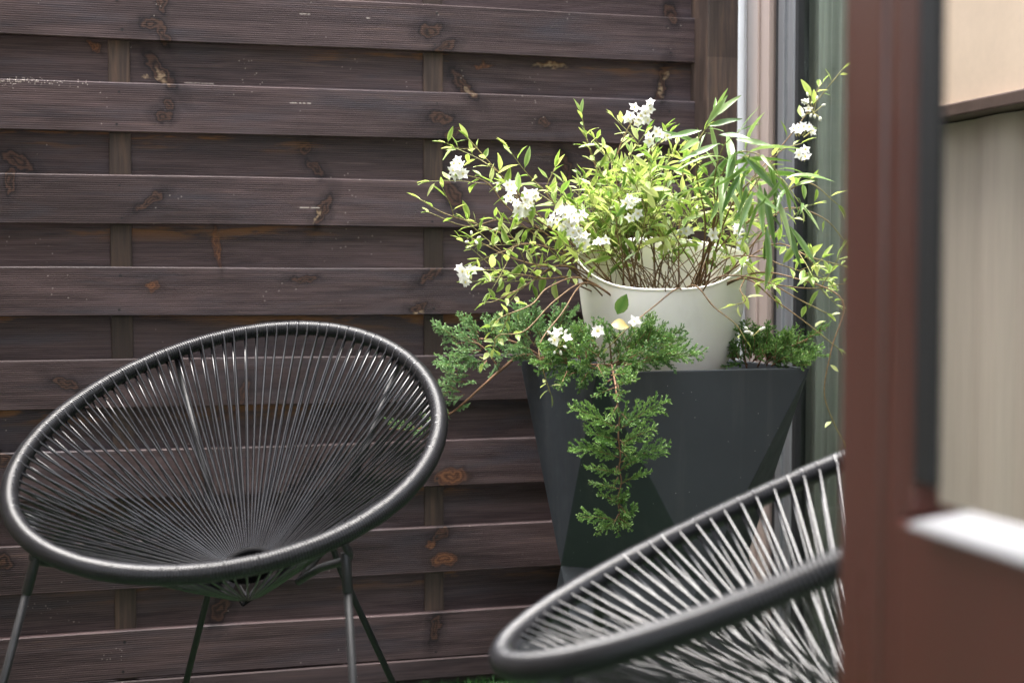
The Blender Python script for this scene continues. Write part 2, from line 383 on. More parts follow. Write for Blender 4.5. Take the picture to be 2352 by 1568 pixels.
for kk in range(-6, 4):
    z1 = 1.4036 + 0.204 * kk; board(mb, XL, XR, z1 - 0.109, z1, 0.0, 0.018, 100 + kk)
    for bu in BAT + (0.50, -1.40):        # pairs of nail heads
        for zz in (z1 - 0.022, z1 - 0.092):
            cx, cz = bu + R.uniform(-.008, .008), zz + R.uniform(-.004, .004); rr = R.uniform(.0026, .0040)
            ii = [mb.vert((cx + rr * math.cos(a * math.pi / 4), -0.0012, cz + rr * math.sin(a * math.pi / 4))) for a in range(8)]
            mb.face(ii[::-1], 1, False)
board(mb, XL, XR, 0.018, 0.066, 0.0, 0.018, 77)
mb.build('slat_panel', [M['wood'], M['nail']], fence)
mb = MB()
for kk in range(-7, 4):
    zc = 1.4036 + 0.204 * kk + 0.0475; board(mb, XL, XR, zc - 0.0565, zc + 0.0565, 0.0265, 0.0445, 200 + kk)
mb.build('rear_slat_panel', [M['wood']], fence)
for bu in BAT + (-1.405,):
    mb = MB(); mb.box(bu - 0.0235, bu + 0.0235, 0.0188, 0.0258, 0.02, 2.04, 0, 0.002); mb.build('batten', M['wood_v'], fence)
mb = MB(); mb.box(0.5675, 0.647, -0.080, 0.05, 0.0, 2.10, 0, 0.004)
mb.build('post', M['wood_v'], fence)
mb = MB(); mb.box(XL, XR - 0.001, -0.02, 0.085, 2.045, 2.075, 0, 0.004); mb.build('top_rail', M['wood'], fence)

# ------------------------------------------------------------------ house glazing, right (same frame of reference as the fence)
def house_part(root, name, x0, x1, s0, s1, z0, z1, m, b=0.003):
    mb = MB(); mb.box(x0, x1, -s1, -s0, z0, z1, 0, b); return mb.build(name, m, root)
gd = empty('glass_door', P0, FA)
tag(gd, 'tall glass house door in pinkish beige frame with white edge trim beside the fence post', 'glass door')
house_part(gd, 'trim', 0.686, 0.80, -0.03, 0.029, 0.0, 2.3, M['trim'])
mb = MB()
mb.box(0.690, 0.80, -0.097, -0.0305, 0.0, 2.3, 0, 0.003); mb.box(0.694, 0.80, -0.166, -0.099, 0.0, 2.3, 0, 0.004)
mb.box(0.686, 0.80, -0.166, -0.16, 0.0, 2.3, 0, 0.001)
mb.build('frame', M['frame'], gd)
house_part(gd, 'gasket', 0.702, 0.730, 0.167, 0.186, 0.0, 2.3, M['gasket'])
mb = MB(); mb.box(0.698, 0.731, -0.274, -0.187, 0.0, 2.3, 0, 0.006); mb.box(0.692, 0.699, -0.236, -0.226, 0.0, 2.3, 0, 0.001)
mb.build('leaf_stile', M['alu'], gd)
house_part(gd, 'gasket', 0.700, 0.730, 0.275, 0.288, 0.0, 2.3, M['gasket'])
house_part(gd, 'pane', 0.716, 0.722, 0.289, 0.799, 0.10, 2.25, M['glass'], 0)
house_part(gd, 'leaf_stile', 0.700, 0.731, 0.80, 0.93, 0.0, 2.3, M['dark_post'])
house_part(gd, 'leaf_rail', 0.702, 0.731, 0.289, 0.799, 0.0, 0.098, M['alu'])
cur = empty('curtain', P0, FA); tag(cur, 'grey green folded curtain hanging behind the tall glass door', 'curtain')
mb = MB(); rows = []
for i in range(121):
    s = 0.17 + 0.66 * i / 120
    x = 0.743 + 0.007 * math.sin(i * 0.62 + 0.8 * math.sin(i * 0.13)) + 0.004 * math.sin(i * 1.7)
    rows.append((mb.vert((x, -s, 0.02)), mb.vert((x + 0.002, -s, 1.2)), mb.vert((x, -s, 2.29))))
for a, b in zip(rows, rows[1:]):
    mb.face((a[0], b[0], b[1], a[1])); mb.face((a[1], b[1], b[2], a[2]))
mb.build('cloth', M['curtain'], cur)
hw = empty('house_wall', P0, FA); tag(hw, 'light rendered house wall around and beyond the glass door', 'house wall')
mb = MB(); mb.box(0.80, 1.0, -3.6, 0.1, 2.301, 6.4); mb.box(0.80, 1.0, -3.6, -0.931, 0.0, 2.30); mb.box(0.82, 1.0, -0.93, 0.1, 0.0, 2.30)
mb.build('wall', M['house'], hw)
# back wall of the house, with the doorway the picture is taken through
mb = MB(); mb.box(-1.099, 0.30, -3.75, -3.602, 2.15, 2.9); mb.box(0.301, 1.0, -3.75, -3.602, 0.0, 2.9); mb.box(-3.4, -1.1, -3.75, -3.602, 0.0, 6.4)
mb.build('rear_wall', M['house'], hw)
mb = MB(); mb.box(-3.4, -0.50, -3.601, -1.55, 2.55, 2.80, 0, .01); mb.build('added_sky_blocker', M['house'], hw)  # unseen slab added overhead to keep sky light off the lower fence

# ------------------------------------------------------------------ garden wall on the left, seen mirrored in the door glass
gw = empty('garden_wall', P0, FA); tag(gw, 'beige plastered wall with a brown ledge mirrored in the door pane', 'wall')
mb = MB(); mb.box(-1.70, -1.452, -2.6, 0.05, 1.345, 2.05); mb.build('wall', M['plaster'], gw)
mb = MB(); mb.box(-1.70, -1.428, -2.6, -0.004, 1.315, 1.344, 0, 0.004); mb.build('ledge', M['ledge'], gw)
mb = MB(); mb.box(-1.70, -1.50, -2.6, 0.05, 0.0, 1.314); prev = None     # pleated fabric screen in front of the lower wall
for i in range(161):
    y = 0.0 - 2.6 * i / 160; x = -1.483 + 0.005 * math.sin(y * 38 + 1.9 * math.sin(y * 7)) + .0015 * math.sin(y * 97 + 2 * math.sin(y * 5))
    row = (mb.vert((x, y, 0.01)), mb.vert((x, y, 1.312)))
    if prev: mb.face((prev[0], row[0], row[1], prev[1]))
    prev = row
mb.build('lower_panel', M['panel'], gw)
mb = MB(); mb.box(-1.474, -1.445, -0.46, -0.345, 0.0, 1.313, 0, 0.004); mb.build('post', M['dark_post'], gw)

# ------------------------------------------------------------------ open red-brown door, right foreground
DA = math.atan2(-0.964, 0.267)            # local X runs from the free edge towards the hinges, local -Y is the visible face... built below
door = empty('open_door', (0.254, 1.10, 0), DA)
tag(door, 'open red brown door with reflective glass in right foreground', 'door')
# local: X along the leaf, Y>0 away from the courtyard side
def dbox(name, x0, x1, y0, y1, z0, z1, m, b=0.003):
    mb = MB(); mb.box(x0, x1, y0, y1, z0, z1, 0, b); return mb.build(name, m, door)
# visible face points to -X_world: with this rotation local -Y is that side
F = -1
mb = MB()
mb.box(0.0, 0.060, 0.0, 0.05, 0.02, 2.05, 0, 0.004)
mb.box(0.0605, 0.084, 0.0025, 0.046, 0.02, 2.05, 0, 0.004)
mb.box(0.0845, 0.098, 0.004, 0.042, 0.80, 2.05, 0, 0.003)
mb.build('stile', M['door'], door)
dbox('gasket', 0.0985, 0.128, 0.0045, 0.038, 0.825, 1.99, M['gasket'])
dbox('pane', 0.1285, 0.69, 0.0070, 0.013, 0.815, 1.99, M['mirror'], 0)
mb = MB(); mb.box(0.0845, 0.72, 0.0, 0.05, 0.62, 0.7975, 0, 0.004); mb.box(0.0845, 0.72, 0.008, 0.042, 0.12, 0.619, 0, 0.003); mb.box(0.0845, 0.72, 0.0, 0.05, 0.02, 0.119, 0, 0.004)
mb.build('lower_panel', M['door'], door)
mb = MB()                                  # sloped glazing bead, coloured plain pale grey
pr = [(-0.014, 0.798), (-0.014, 0.801), (-0.011, 0.806), (-0.005, 0.810), (0.0065, 0.815), (0.0065, 0.798)]
r0 = [mb.vert((0.124 + 0.050 * max(0, (z - .801) / .016), y, z)) for y, z in pr]; r1 = [mb.vert((0.69, y, z)) for y, z in pr]
for i in range(6): mb.face((r0[i], r0[(i+1) % 6], r1[(i+1) % 6], r1[i]), 0, False)
mb.face(r0, 0, False); mb.face(r1[::-1], 0, False)
mb.build('glazing_bead', M['bead'], door)
mb = MB(); mb.box(0.69, 0.78, 0.0, 0.05, 0.02, 2.05, 0, 0.004); mb.box(0.0985, 0.689, 0.0, 0.05, 1.992, 2.05, 0, 0.003); mb.build('hinge_stile', M['door'], door)

# ------------------------------------------------------------------ cord chairs
RA, RB, RE, RS, RT = 0.3945, 0.36, 0.0698, 0.0026, 0.4506
def rim_pt(th, dr=0.0, dn=0.0):
    """point on the hoop (chair frame: x side, y back, z up), moved outward dr and along the hoop normal dn"""
    u = (RA + dr) * math.cos(th); v = (RB + dr) * math.sin(th) * (1 + RE * math.cos(th)); w = RS * math.cos(2 * th) + dn
    return Vector((v, -(u * math.cos(RT) + w * math.sin(RT)), 0.699 - u * math.sin(RT) + w * math.cos(RT)))
RING = Vector((0, 0.070, 0.460)); RR = 0.043
def ring_pt(th, dr=0.0, dn=0.0):
    u = (RR + dr) * math.cos(th); v = (RR + dr) * math.sin(th)
    return RING + Vector((v, -(u * math.cos(RT) + dn * math.sin(RT)), -u * math.sin(RT) + dn * math.cos(RT)))
chair = empty('cord_chair', (-0.4815, 2.4525, 0), -0.1821)
tag(chair, 'round black cord lounge chair facing forward before the fence', 'chair', 'black cord lounge chairs')
TUB = 0.0135
mb = MB(); N = 520; pts = []; rr = []
for i in range(N * 4):
    th = 2 * math.pi * i / (N * 4); pts.append(rim_pt(th))
    rr.append(TUB + (-0.0006, 0.0012, 0.0019, 0.0012)[i % 4] + 0.0009 * math.cos(th) + 0.0003 * math.sin(th * 37) * math.sin(th * 5))
mb.tube(pts, rr, 14, True); mb.build('rim', M['cord_rim'], chair)
mb = MB(); NC = 98
for i in range(NC):
    th = 2 * math.pi * (i + R.uniform(-.12, .12)) / NC; th2 = th + R.uniform(-.02, .02)
    # phi placement so that ring ends are spread evenly as seen from the centre
    g = math.atan2(math.sin(th) * RB, math.cos(th) * RA + 0.05)
    a = [rim_pt(th, 0.003, TUB - .0012), rim_pt(th, -0.0075, TUB * .84), rim_pt(th, -TUB - .0010, 0.0)]
    e = ring_pt(g, 0.004, 0.007); b = a[2]
    sag = 0.004 * R.uniform(.4, 1.2)
    mids = [b.lerp(e, t) - Vector((0, 0, sag * 4 * t * (1 - t))) for t in (.12, .3, .5, .7, .88)]
    mb.tube(a + mids + [e, ring_pt(g, -0.006, -0.001)], 0.0023, 8)
    # second run leaves the underside of the hoop, half a pitch on
    th3 = th + math.pi / NC * 0.40; g3 = g + 0.012
    a = [rim_pt(th3, -0.004, -TUB - .0014), rim_pt(th3, -TUB * .8, -TUB * .75)]
    e = ring_pt(g3, 0.004, -0.010) + Vector((0, -.010, -.024)); b = a[1]
    mids = [b.lerp(e, t) - Vector((0, 0, sag * 3 * t * (1 - t))) for t in (.15, .4, .65, .88)]
    mb.tube(a + mids + [e, ring_pt(g3, -0.016, -0.016) + Vector((0, -.010, -.024))], 0.0021, 8)
mb.build('cord_seat', M['cord'], chair)
mb = MB(); pts = []; rr = []
for i in range(300):
    th = 2 * math.pi * i / 300; pts.append(ring_pt(th)); rr.append(0.0072 + (0.0000, 0.0010, 0.0003)[i % 3])
mb.tube(pts, rr, 12, True)
for i in range(9):                          # knotted cord ends below the ring
    th = i * .7; mb.tube([ring_pt(th, -.018, -.022) + Vector((0, -.012, -.026)), RING + Vector((.006 * math.cos(i * 2.1), -.022 + .006 * math.sin(i * 2.1), -.060 - .004 * (i % 3)))], 0.0021, 6)
mb.build('base_ring', simple('hub_shade_black', (0.007, 0.007, 0.008), 0.85, Specular_IOR_Level=0.12), chair)  # ring coloured matte black, painting in the shade where the cords gather
def leg(attach, foot, sleeve=True, knee=None):
    path = [attach] + ([knee] if knee else []) + [foot]
    if knee:
        a, k_, f = attach, knee, foot
        path = [a, a.lerp(k_, .85), a.lerp(k_, .93).lerp(k_.lerp(f, .07), .18), a.lerp(k_, .97).lerp(k_.lerp(f, .03), .5), a.lerp(k_, .93).lerp(k_.lerp(f, .07), .82), k_.lerp(f, .12), f]
    mb = MB(); mb.tube(path, 0.0064, 12); o = mb.build('leg', M['steel'], chair)
    d = (foot - (knee or attach)).normalized()
    if sleeve:
        mb = MB(); s0 = attach + d * 0.0
        mb.tube([s0, s0 + d * 0.004, s0 + d * 0.062, s0 + d * 0.063], [0.0078, 0.0080, 0.0080, 0.0068], 14); mb.build('leg_sleeve', M['steel'], o)
    mb = MB(); mb.tube([foot - d * 0.02, foot - d * .004, foot], [0.0085, 0.009, 0.007], 12); mb.build('foot_cap', M['cord'], o)
aL = rim_pt(rad(-35), 0.0, -TUB - .012); aR = rim_pt(rad(46), 0.0, -TUB - .020)
leg(aL, Vector((-0.345, -0.34, 0.006))); leg(aR, Vector((0.335, -0.34, 0.006)))
JL, JR = Vector((-0.105, 0.20, 0.478)), Vector((0.105, 0.20, 0.478))
leg(rim_pt(rad(-139), 0.0, -TUB), Vector((-0.31, 0.42, 0.006)), False, JL)
leg(rim_pt(rad(139), 0.0, -TUB), Vector((0.24, 0.42, 0.006)), False, JR)
for a, j in ((aL, JL), (aR, JR)):           # braces from the front leg joints under the seat
    mb = MB(); m1 = Vector((j.x * 0.97, 0.03, 0.440))
    mb.tube(bez([rim_pt(rad(-35 if a is aL else 46), 0, -TUB), a + Vector((0, .012, -.012)), a.lerp(m1, .5), a.lerp(m1, .92), m1 + Vector((0,.03,.004)), j], 6), 0.0064, 10); mb.build('seat_brace', M['steel'], chair)
c2 = chair.copy(); COL.objects.link(c2); c2.location = (0.347, 1.6423, 0); c2.rotation_euler = (0, 0, -1.7851)
c2['label'] = 'blurred black cord chair seen side-on, partly hidden by the open door'
for ch in list(chair.children):
    n = ch.copy(); COL.objects.link(n); n.parent = c2
    for g in ch.children:
        n2 = g.copy(); COL.objects.link(n2); n2.parent = n

# ------------------------------------------------------------------ faceted planter
PC = Vector((0.300, 2.925, 0)); PA = math.atan2(-0.15, 0.30)
pl = empty('faceted_planter', PC, 0); tag(pl, 'tall dark grey faceted planter with triangular facets by the fence', 'planter')
mb = MB(); RTOP, RW, ZT, ZW = 0.317, 0.212, 0.795, 0.39
top = [Vector((RTOP * math.cos(PA + i * math.pi/2), RTOP * math.sin(PA + i * math.pi/2), ZT)) for i in range(4)]
wst = [Vector((RW * math.cos(PA + (i + .5) * math.pi/2), RW * math.sin(PA + (i + .5) * math.pi/2), ZW)) for i in range(4)]
bot = [Vector((p.x * .93, p.y * .93, 0.0)) for p in top]
import bmesh
bm = bmesh.new()
T = [bm.verts.new(p) for p in top]; W = [bm.verts.new(p) for p in wst]; B = [bm.verts.new(p) for p in bot]
IN = [bm.verts.new(Vector((p.x * .93, p.y * .93, ZT))) for p in top]; LO = [bm.verts.new(Vector((p.x * .80, p.y * .80, ZT - .09))) for p in top]
for i in range(4):
    j = (i + 1) % 4
    bm.faces.new((T[j], T[i], W[i])); bm.faces.new((W[i], W[j], T[j])); bm.faces.new((W[i], B[i], B[j])); bm.faces.new((W[j], W[i], B[j]))
    bm.faces.new((T[i], T[j], IN[j], IN[i])); bm.faces.new((IN[i], IN[j], LO[j], LO[i]))
bm.faces.new(LO[::-1]); bm.faces.new(B)
bmesh.ops.recalc_face_normals(bm, faces=bm.faces[:])
bmesh.ops.bevel(bm, geom=[e for e in bm.edges], offset=0.0022, segments=2, affect='EDGES', profile=.6)
me = bpy.data.meshes.new('body'); bm.to_mesh(me); bm.free(); me.materials.append(M['planter'])
o = bpy.data.objects.new('body', me); COL.objects.link(o); o.parent = pl
mb = MB(); n = 26                          # soil, uneven
grid = [[mb.vert((PC.x*0 + (top[0]*.84*(a) + top[1]*.84*(b)).x, (top[0]*.84*a + top[1]*.84*b).y, ZT - .028 + R.uniform(-.006, .006))) for a in [(i/n*2-1) for i in range(n+1)]] for b in [(i/n*2-1) for i in range(n+1)]]
for i in range(n):
    for j in range(n):
        a, b = (i+.5)/n*2-1, (j+.5)/n*2-1
        if abs(a) + abs(b) < 1.02: mb.face((grid[i][j], grid[i][j+1], grid[i+1][j+1], grid[i+1][j]), 0, False)
mb.build('soil', M['soil'], pl)

# ------------------------------------------------------------------ white pot
PP = Vector((0.306, 2.90, 0)); pot = empty('white_pot', (PP.x, PP.y, 0.72)); tag(pot, 'white plastic flower pot with wavy rim sunk into the grey planter', 'flower pot')
PR = [(0.72, .095), (0.735, .103), (0.765, .118), (0.795, .131), (0.825, .143), (0.857, .1535), (0.90, .1625), (0.94, .168), (0.976, .1715), (1.0, .1735), (1.06, .176)]
def pot_r(z):
    for (a, b), (c, d) in zip(PR, PR[1:]):
        if z <= c: return b + (d - b) * (z - a) / (c - a)
    return PR[-1][1]
def rim_z(a):   # a: direction round the pot; back (away from camera) stands higher
    s = math.sin(a)
    b_ = math.cos(a + .10); return (1.003 + 0.054 * s + 0.010 * b_ * b_ * b_ * b_) if s > 0 else (1.003 - 0.054 * (1 - abs(b_) ** 3.0) ** .8 + 0.010 * b_ ** 4)
mb = MB(); NA = 96; th_ = 0.0045; rows = []
for i in range(NA):
    a = 2 * math.pi * i / NA; zr = rim_z(a); prof = []
    zs = [.72 + (zr - .72) * t for t in (0, .05, .12, .2, .3, .4, .5, .6, .7, .8, .9, .97, .992)]
    for z in zs: prof.append((pot_r(z), z))
    prof += [(pot_r(zr) + .0012, zr - .001), (pot_r(zr) - th_ * .3, zr + .0022), (pot_r(zr) - th_ * .8, zr + .001)]
    for z in zs[::-1][1:]: prof.append((pot_r(z) - th_, z))
    rows.append([mb.vert((r * math.cos(a), r * math.sin(a), z - .72)) for r, z in prof])
for i in range(NA):
    a, b = rows[i], rows[(i + 1) % NA]
    for j in range(len(a) - 1): mb.face((a[j], b[j], b[j+1], a[j+1]))
mb.face([r[0] for r in rows][::-1], 0, False)
mb.build('body', M['pot'], pot)
mb = MB(); cz = mb.vert((0, 0, .915 - .72)); ring = []
for j, q in enumerate((.35, .7, 1.0)):
    ring.append([mb.vert((q * .160 * math.cos(2*math.pi*i/40), q * .160 * math.sin(2*math.pi*i/40), .912 - .72 + R.uniform(-.006, .006))) for i in range(40)])
for i in range(40):
    j = (i + 1) % 40; mb.face((cz, ring[0][i], ring[0][j]), 0, False)
    for q in (0, 1): mb.face((ring[q][i], ring[q+1][i], ring[q+1][j], ring[q][j]), 0, False)
mb.build('soil', M['soil'], pot)

# ------------------------------------------------------------------ leaves, stems, flowers
def leaf(mb, base, d, up, L, Wd, droop=0.25, tint=0.5, fold=0.35, st=5, power=.85, side=0.0):
    d = d.normalized(); sd = d.cross(up)
    if sd.length < 1e-4: sd = d.orthogonal()
    sd.normalize(); nn = sd.cross(d).normalized(); prev = None
    for i in range(st + 1):
        t = i / st; w = Wd * .5 * math.sin(math.pi * min(1, t ** power)) ** .9 if 0 < i < st else 0.0003
        c = base + d * (L * t) - nn * (L * droop * t * t) + sd * (L * side * t * t); wob = Wd * .05 * math.sin(9 * t + tint * 20)
        row = (mb.vert(c + sd * w + nn * (w * fold + wob), tint, 1.0), mb.vert(c, tint, 0.0), mb.vert(c - sd * w + nn * (w * fold - wob), tint, 1.0))
        if prev:
            mb.face((prev[0], row[0], row[1], prev[1])); mb.face((prev[1], row[1], row[2], prev[2]))
        prev = row
def shoot(ms, ml, pts, r0, r1, t0=.3, gap=.022, L=.045, Wd=.0145, sides=0, tint=(.2, .95), spread=1.0, droop=(-.06, .28), woody=(0.0, .8), depth=0):
    """stem along pts with alternating leaves and side twigs"""
    n = len(pts); ms.tube(pts, [r0 + (r1 - r0) * i / (n - 1) for i in range(n)], 5, False, True, 0, woody[0], woody[1])
    ln = [0]
    for a, b in zip(pts, pts[1:]): ln.append(ln[-1] + (b - a).length)
    tot = ln[-1]; s = tot * t0; az = R.uniform(0, 6.28); i = 0
    twigs = sorted(R.uniform(t0 * .8, .92) * tot for _ in range(sides))
    while s < tot:
        while ln[i + 1] < s and i < n - 2: i += 1
        p = pts[i].lerp(pts[i+1], (s - ln[i]) / max(1e-6, ln[i+1] - ln[i])); tg = (pts[i+1] - pts[i]).normalized()
        az += 2.4 + R.uniform(-.4, .4); o = tg.orthogonal().normalized(); o = Quaternion(tg, az) @ o
        fr = s / tot; dd = (o * spread + tg * R.uniform(.2, .65) + Vector((0, 0, .18))).normalized()
        k = (1.0 - .45 * max(0, fr - .75) / .25) * R.uniform(.62, 1.15)
        up = (Vector((0, 0, 1)) + rv(.7)).normalized(); b = p + dd * .005
        ms.tube([p, b], .0005, 3, False, False, 0, .9, .9)
        leaf(ml, b, dd, up, L * k, Wd * k * R.uniform(.85, 1.15), R.uniform(*droop), R.uniform(*tint), R.uniform(.15, .6), side=R.uniform(-.12, .12))
        if twigs and s > twigs[0]:
            twigs.pop(0); td = (o * -1.0 * R.uniform(.7, 1.1) + tg * .8 + Vector((0, 0, R.uniform(-.1, .5)))).normalized(); q = R.uniform(.06, .14)
            e = p + td * q + rv(.01); mid = p.lerp(e, .5) + rv(.006)
            shoot(ms, ml, bez([p, mid, e], 4), max(.0007, r1), .0005, .2, gap * .75, L * .85, Wd * .85, 0, tint, spread, droop, (.6, 1.0), 1)
        s += gap * R.uniform(.6, 1.35)
    tg = (pts[-1] - pts[-2]).normalized()
    for q in range(2):
        leaf(ml, pts[-1], (tg + rv(.35)), Vector((0, 0, 1)) + rv(.4), L * R.uniform(.5, .8), Wd * .65, .1, R.uniform(*tint))
def flower(mb, c, axis, size, tint=0.0):
    axis = axis.normalized(); u = axis.orthogonal().normalized(); u = Quaternion(axis, R.uniform(0, 6)) @ u; w = axis.cross(u)
    ctr = mb.vert(c - axis * size * .06, tint, 0.0); cup = R.uniform(-.05, .35)
    for k in range(5):
        a = k * 2 * math.pi / 5; dr = u * math.cos(a) + w * math.sin(a); tn = -u * math.sin(a) + w * math.cos(a)
        q = size * R.uniform(.9, 1.08)
        l = mb.vert(c + dr * q * .42 + tn * q * .36 + axis * q * cup * .3, tint, .45); r_ = mb.vert(c + dr * q * .42 - tn * q * .36 + axis * q * cup * .3, tint, .45)
        md = mb.vert(c + dr * q * .5 + axis * q * (cup * .4 + .05), tint, .5)
        tp = mb.vert(c + dr * q * 1.0 + tn * q * R.uniform(-.08, .08) + axis * q * cup * R.uniform(.2, 1.2), tint, 1.0)
        mb.face((ctr, l, md)); mb.face((ctr, md, r_)); mb.face((l, tp, md)); mb.face((md, tp, r_))
    mb.tube([c - axis * size * .02, c + axis * size * .28], [size * .09, size * .05], 5, False, True, 0, tint, 0)
    i0 = len(mb.e) - 10
    for i in range(i0, len(mb.e)): mb.e[i] = 0.0
def bud(mb, c, d, L, tint=.6):
    d = d.normalized(); mb.tube([c, c + d * L * .25, c + d * L * .6, c + d * L * .9, c + d * L], [L * .12, L * .28, L * .3, L * .16, L * .03], 7, False, True, 0, tint, tint)
    for i in range(35): mb.e[-1 - i] = .8

shrub = empty('flowering_shrub', (PP.x, PP.y, 0.915)); tag(shrub, 'sprawling white flowered shrub with yellow green leaves in the white pot', 'plant')
ORG = Vector((PP.x, PP.y, 0.915))
ms, ml = MB(), MB()
def loc(p): return p - ORG
def root():
    a = R.uniform(0, 6.28); q = .125 * math.sqrt(R.random()); return Vector((q * math.cos(a), q * math.sin(a), -.004))
def to(path, start=None):
    return [loc(at(*p)) for p in path]
def authored(path, n=7, start=None, **kw):
    p = to(path); st = start if start is not None else root()
    if start is None: st = Vector((max(-.13, min(.13, p[0].x * .45)) + R.uniform(-.03, .03), max(-.12, min(.12, p[0].y * .4)) + R.uniform(-.03, .03), -.004))
    kw.setdefault('r0', .0018); kw.setdefault('r1', .0010)
    shoot(ms, ml, bez(([st] if start is not False else []) + p, n), **kw)
A = authored
# long shoots reaching out, as in the photograph
A([(1330,590,2.85),(1215,470,2.82),(1135,385,2.82),(1075,318,2.82)], t0=.45, gap=.026, sides=4)
A([(1300,640,2.8),(1200,560,2.78),(1110,520,2.78),(1020,490,2.78),(965,458,2.78)], t0=.55, gap=.038, sides=3)
A([(1290,600,2.8),(1180,505,2.8),(1075,520,2.8),(985,488,2.8)], t0=.6, gap=.06, L=.03, sides=0)
A([(1420,520,2.92),(1375,400,2.95),(1350,330,2.95),(1335,262,2.95)], t0=.35, gap=.020, sides=2, L=.05)
A([(1430,500,2.9),(1415,380,2.9),(1440,300,2.9),(1470,262,2.9)], t0=.4, gap=.022, sides=3)
A([(1500,520,2.9),(1490,400,2.9),(1500,320,2.9),(1522,300,2.9)], t0=.3, gap=.022, sides=4)
A([(1560,520,2.95),(1570,400,2.98),(1600,330,3.0),(1618,300,3.0)], t0=.3, gap=.022, sides=3)
A([(1640,540,2.95),(1720,420,2.95),(1800,330,2.95),(1870,240,2.95),(1935,160,2.95)], t0=.35, gap=.026, sides=0)
A([(1640,560,2.95),(1730,430,2.95),(1790,350,2.94),(1840,330,2.92)], t0=.4, gap=.024, sides=2)
shoot(ms, ml, bez(to([(1850,265,2.95),(1872,215,2.94),(1890,190,2.94)]), 6), .0009, .0006, .3, .016, .04, .014)
A([(1660,560,2.9),(1760,480,2.85),(1850,420,2.8),(1925,470,2.78)], t0=.35, gap=.035, sides=2)
A([(1680,620,2.8),(1780,560,2.75),(1860,590,2.7),(1935,610,2.68)], t0=.3, gap=.022, sides=3)
A([(1690,640,2.8),(1790,655,2.72),(1870,662,2.68),(1945,650,2.66)], t0=.35, gap=.034, sides=2, L=.036)
A([(1660,600,2.8),(1740,590,2.75),(1800,610,2.72),(1890,640,2.70)], t0=.25, gap=.018, sides=4)
A([(1330,620,2.8),(1240,610,2.75),(1170,590,2.75),(1110,560,2.75),(1085,548,2.75)], t0=.4, gap=.020, sides=4)
A([(1340,640,2.8),(1250,640,2.74),(1190,630,2.72),(1120,640,2.72)], t0=.35, gap=.022, sides=4, L=.038)
A([(1300,610,2.8),(1200,660,2.72),(1140,690,2.70),(1115,695,2.70)], t0=.55, gap=.022, sides=2, L=.034)
A([(1320,600,2.8),(1220,560,2.75),(1150,580,2.74),(1100,600,2.74)], t0=.45, gap=.028, sides=3)
A([(1280,560,2.8),(1170,480,2.8),(1120,420,2.8),(1062,400,2.8)], t0=.5, gap=.030, sides=2)
A([(1380,560,2.85),(1290,480,2.83),(1255,440,2.83),(1275,385,2.83)], t0=.4, gap=.022, sides=3, L=.05)
A([(1340,580,2.8),(1230,500,2.8),(1180,440,2.8),(1165,425,2.8)], t0=.4, gap=.022, sides=3)
A([(1730,560,2.8),(1800,480,2.78),(1890,500,2.75),(1945,560,2.75)], t0=.5, gap=.05, sides=1)
# bare twigs hanging over the edge of the pot
A([(1560,662,2.72),(1500,705,2.69),(1440,755,2.66),(1395,800,2.66)], t0=.9, gap=.05, L=.02)
A([(1590,655,2.72),(1640,705,2.69),(1690,745,2.67),(1715,785,2.66)], t0=.93, gap=.05, L=.02)
A([(1340,640,2.74),(1260,660,2.7),(1220,700,2.66),(1150,730,2.64),(1128,762,2.64)], t0=.75, gap=.02, L=.032, sides=1)
A([(1345,650,2.74),(1290,720,2.66),(1240,790,2.62),(1248,850,2.60),(1265,905,2.60)], t0=.93, gap=.008, L=.034, tint=(.6, 1))
A([(1350,650,2.74),(1275,690,2.68),(1205,760,2.64),(1145,770,2.63),(1135,800,2.63)], t0=.8, gap=.02, L=.03)
A([(1700,640,2.75),(1780,690,2.70),(1850,740,2.68),(1925,800,2.66)], t0=.85, gap=.05, L=.03)
A([(1720,630,2.75),(1830,640,2.68),(1935,690,2.64),(1910,800,2.62),(1893,900,2.62),(1915,970,2.62),(1935,1010,2.62)], t0=.6, gap=.09, L=.03, tint=(.6, 1))
A([(1700,640,2.75),(1700,665,2.7),(1712,690,2.68),(1690,700,2.68)], t0=.85, gap=.02, L=.04, tint=(.8, 1))
A([(1640,640,2.7),(1740,640,2.66),(1840,690,2.64),(1900,720,2.63)], t0=.7, gap=.05, L=.034)
# the dense heart of the shrub
for i in range(46):
    a = R.uniform(0, 2 * math.pi); q = math.sqrt(R.random()); el = R.random()
    tx = 1512 + 262 * q * math.cos(a) * (1 - .3 * el); ty = 560 - 50 * R.random() - 190 * el * (1 - .4 * q * q); D = 2.90 + .17 * math.sin(a) * q
    e = loc(at(tx, ty, D)); st = root() * .95
    mid = st.lerp(e, .5) + Vector((e.x * .12, e.y * .12, .015)) + rv(.026)
    shoot(ms, ml, bez([st, st.lerp(mid, .5) + rv(.017), mid, e], 5), R.choice((.0008, .0011, .0015, .0021)), .0006, .56, .025, .047, .0148, R.choice((2, 3, 3)), (.0, 1.0))
for i in range(18):                         # leafless brown twigs among the stems
    st = root(); a = R.uniform(0, 6.28); e = st + Vector((.10 * math.cos(a), .09 * math.sin(a), R.uniform(.05, .15)))
    ms.tube(bez([st, st.lerp(e, .5) + rv(.015), e + rv(.01)], 4), [.0012] * 8 + [.0006], 4, False, True, 0, 0, .35)
leaf(ml, loc(at(1418, 722, 2.66)), Vector((.45, 0, 1)), Vector((0, -1, .2)), .042, .026, -.05, .0, .1)
ms.build('stem', M['stem'], shrub); ml.build('foliage', M['leaf'], shrub)
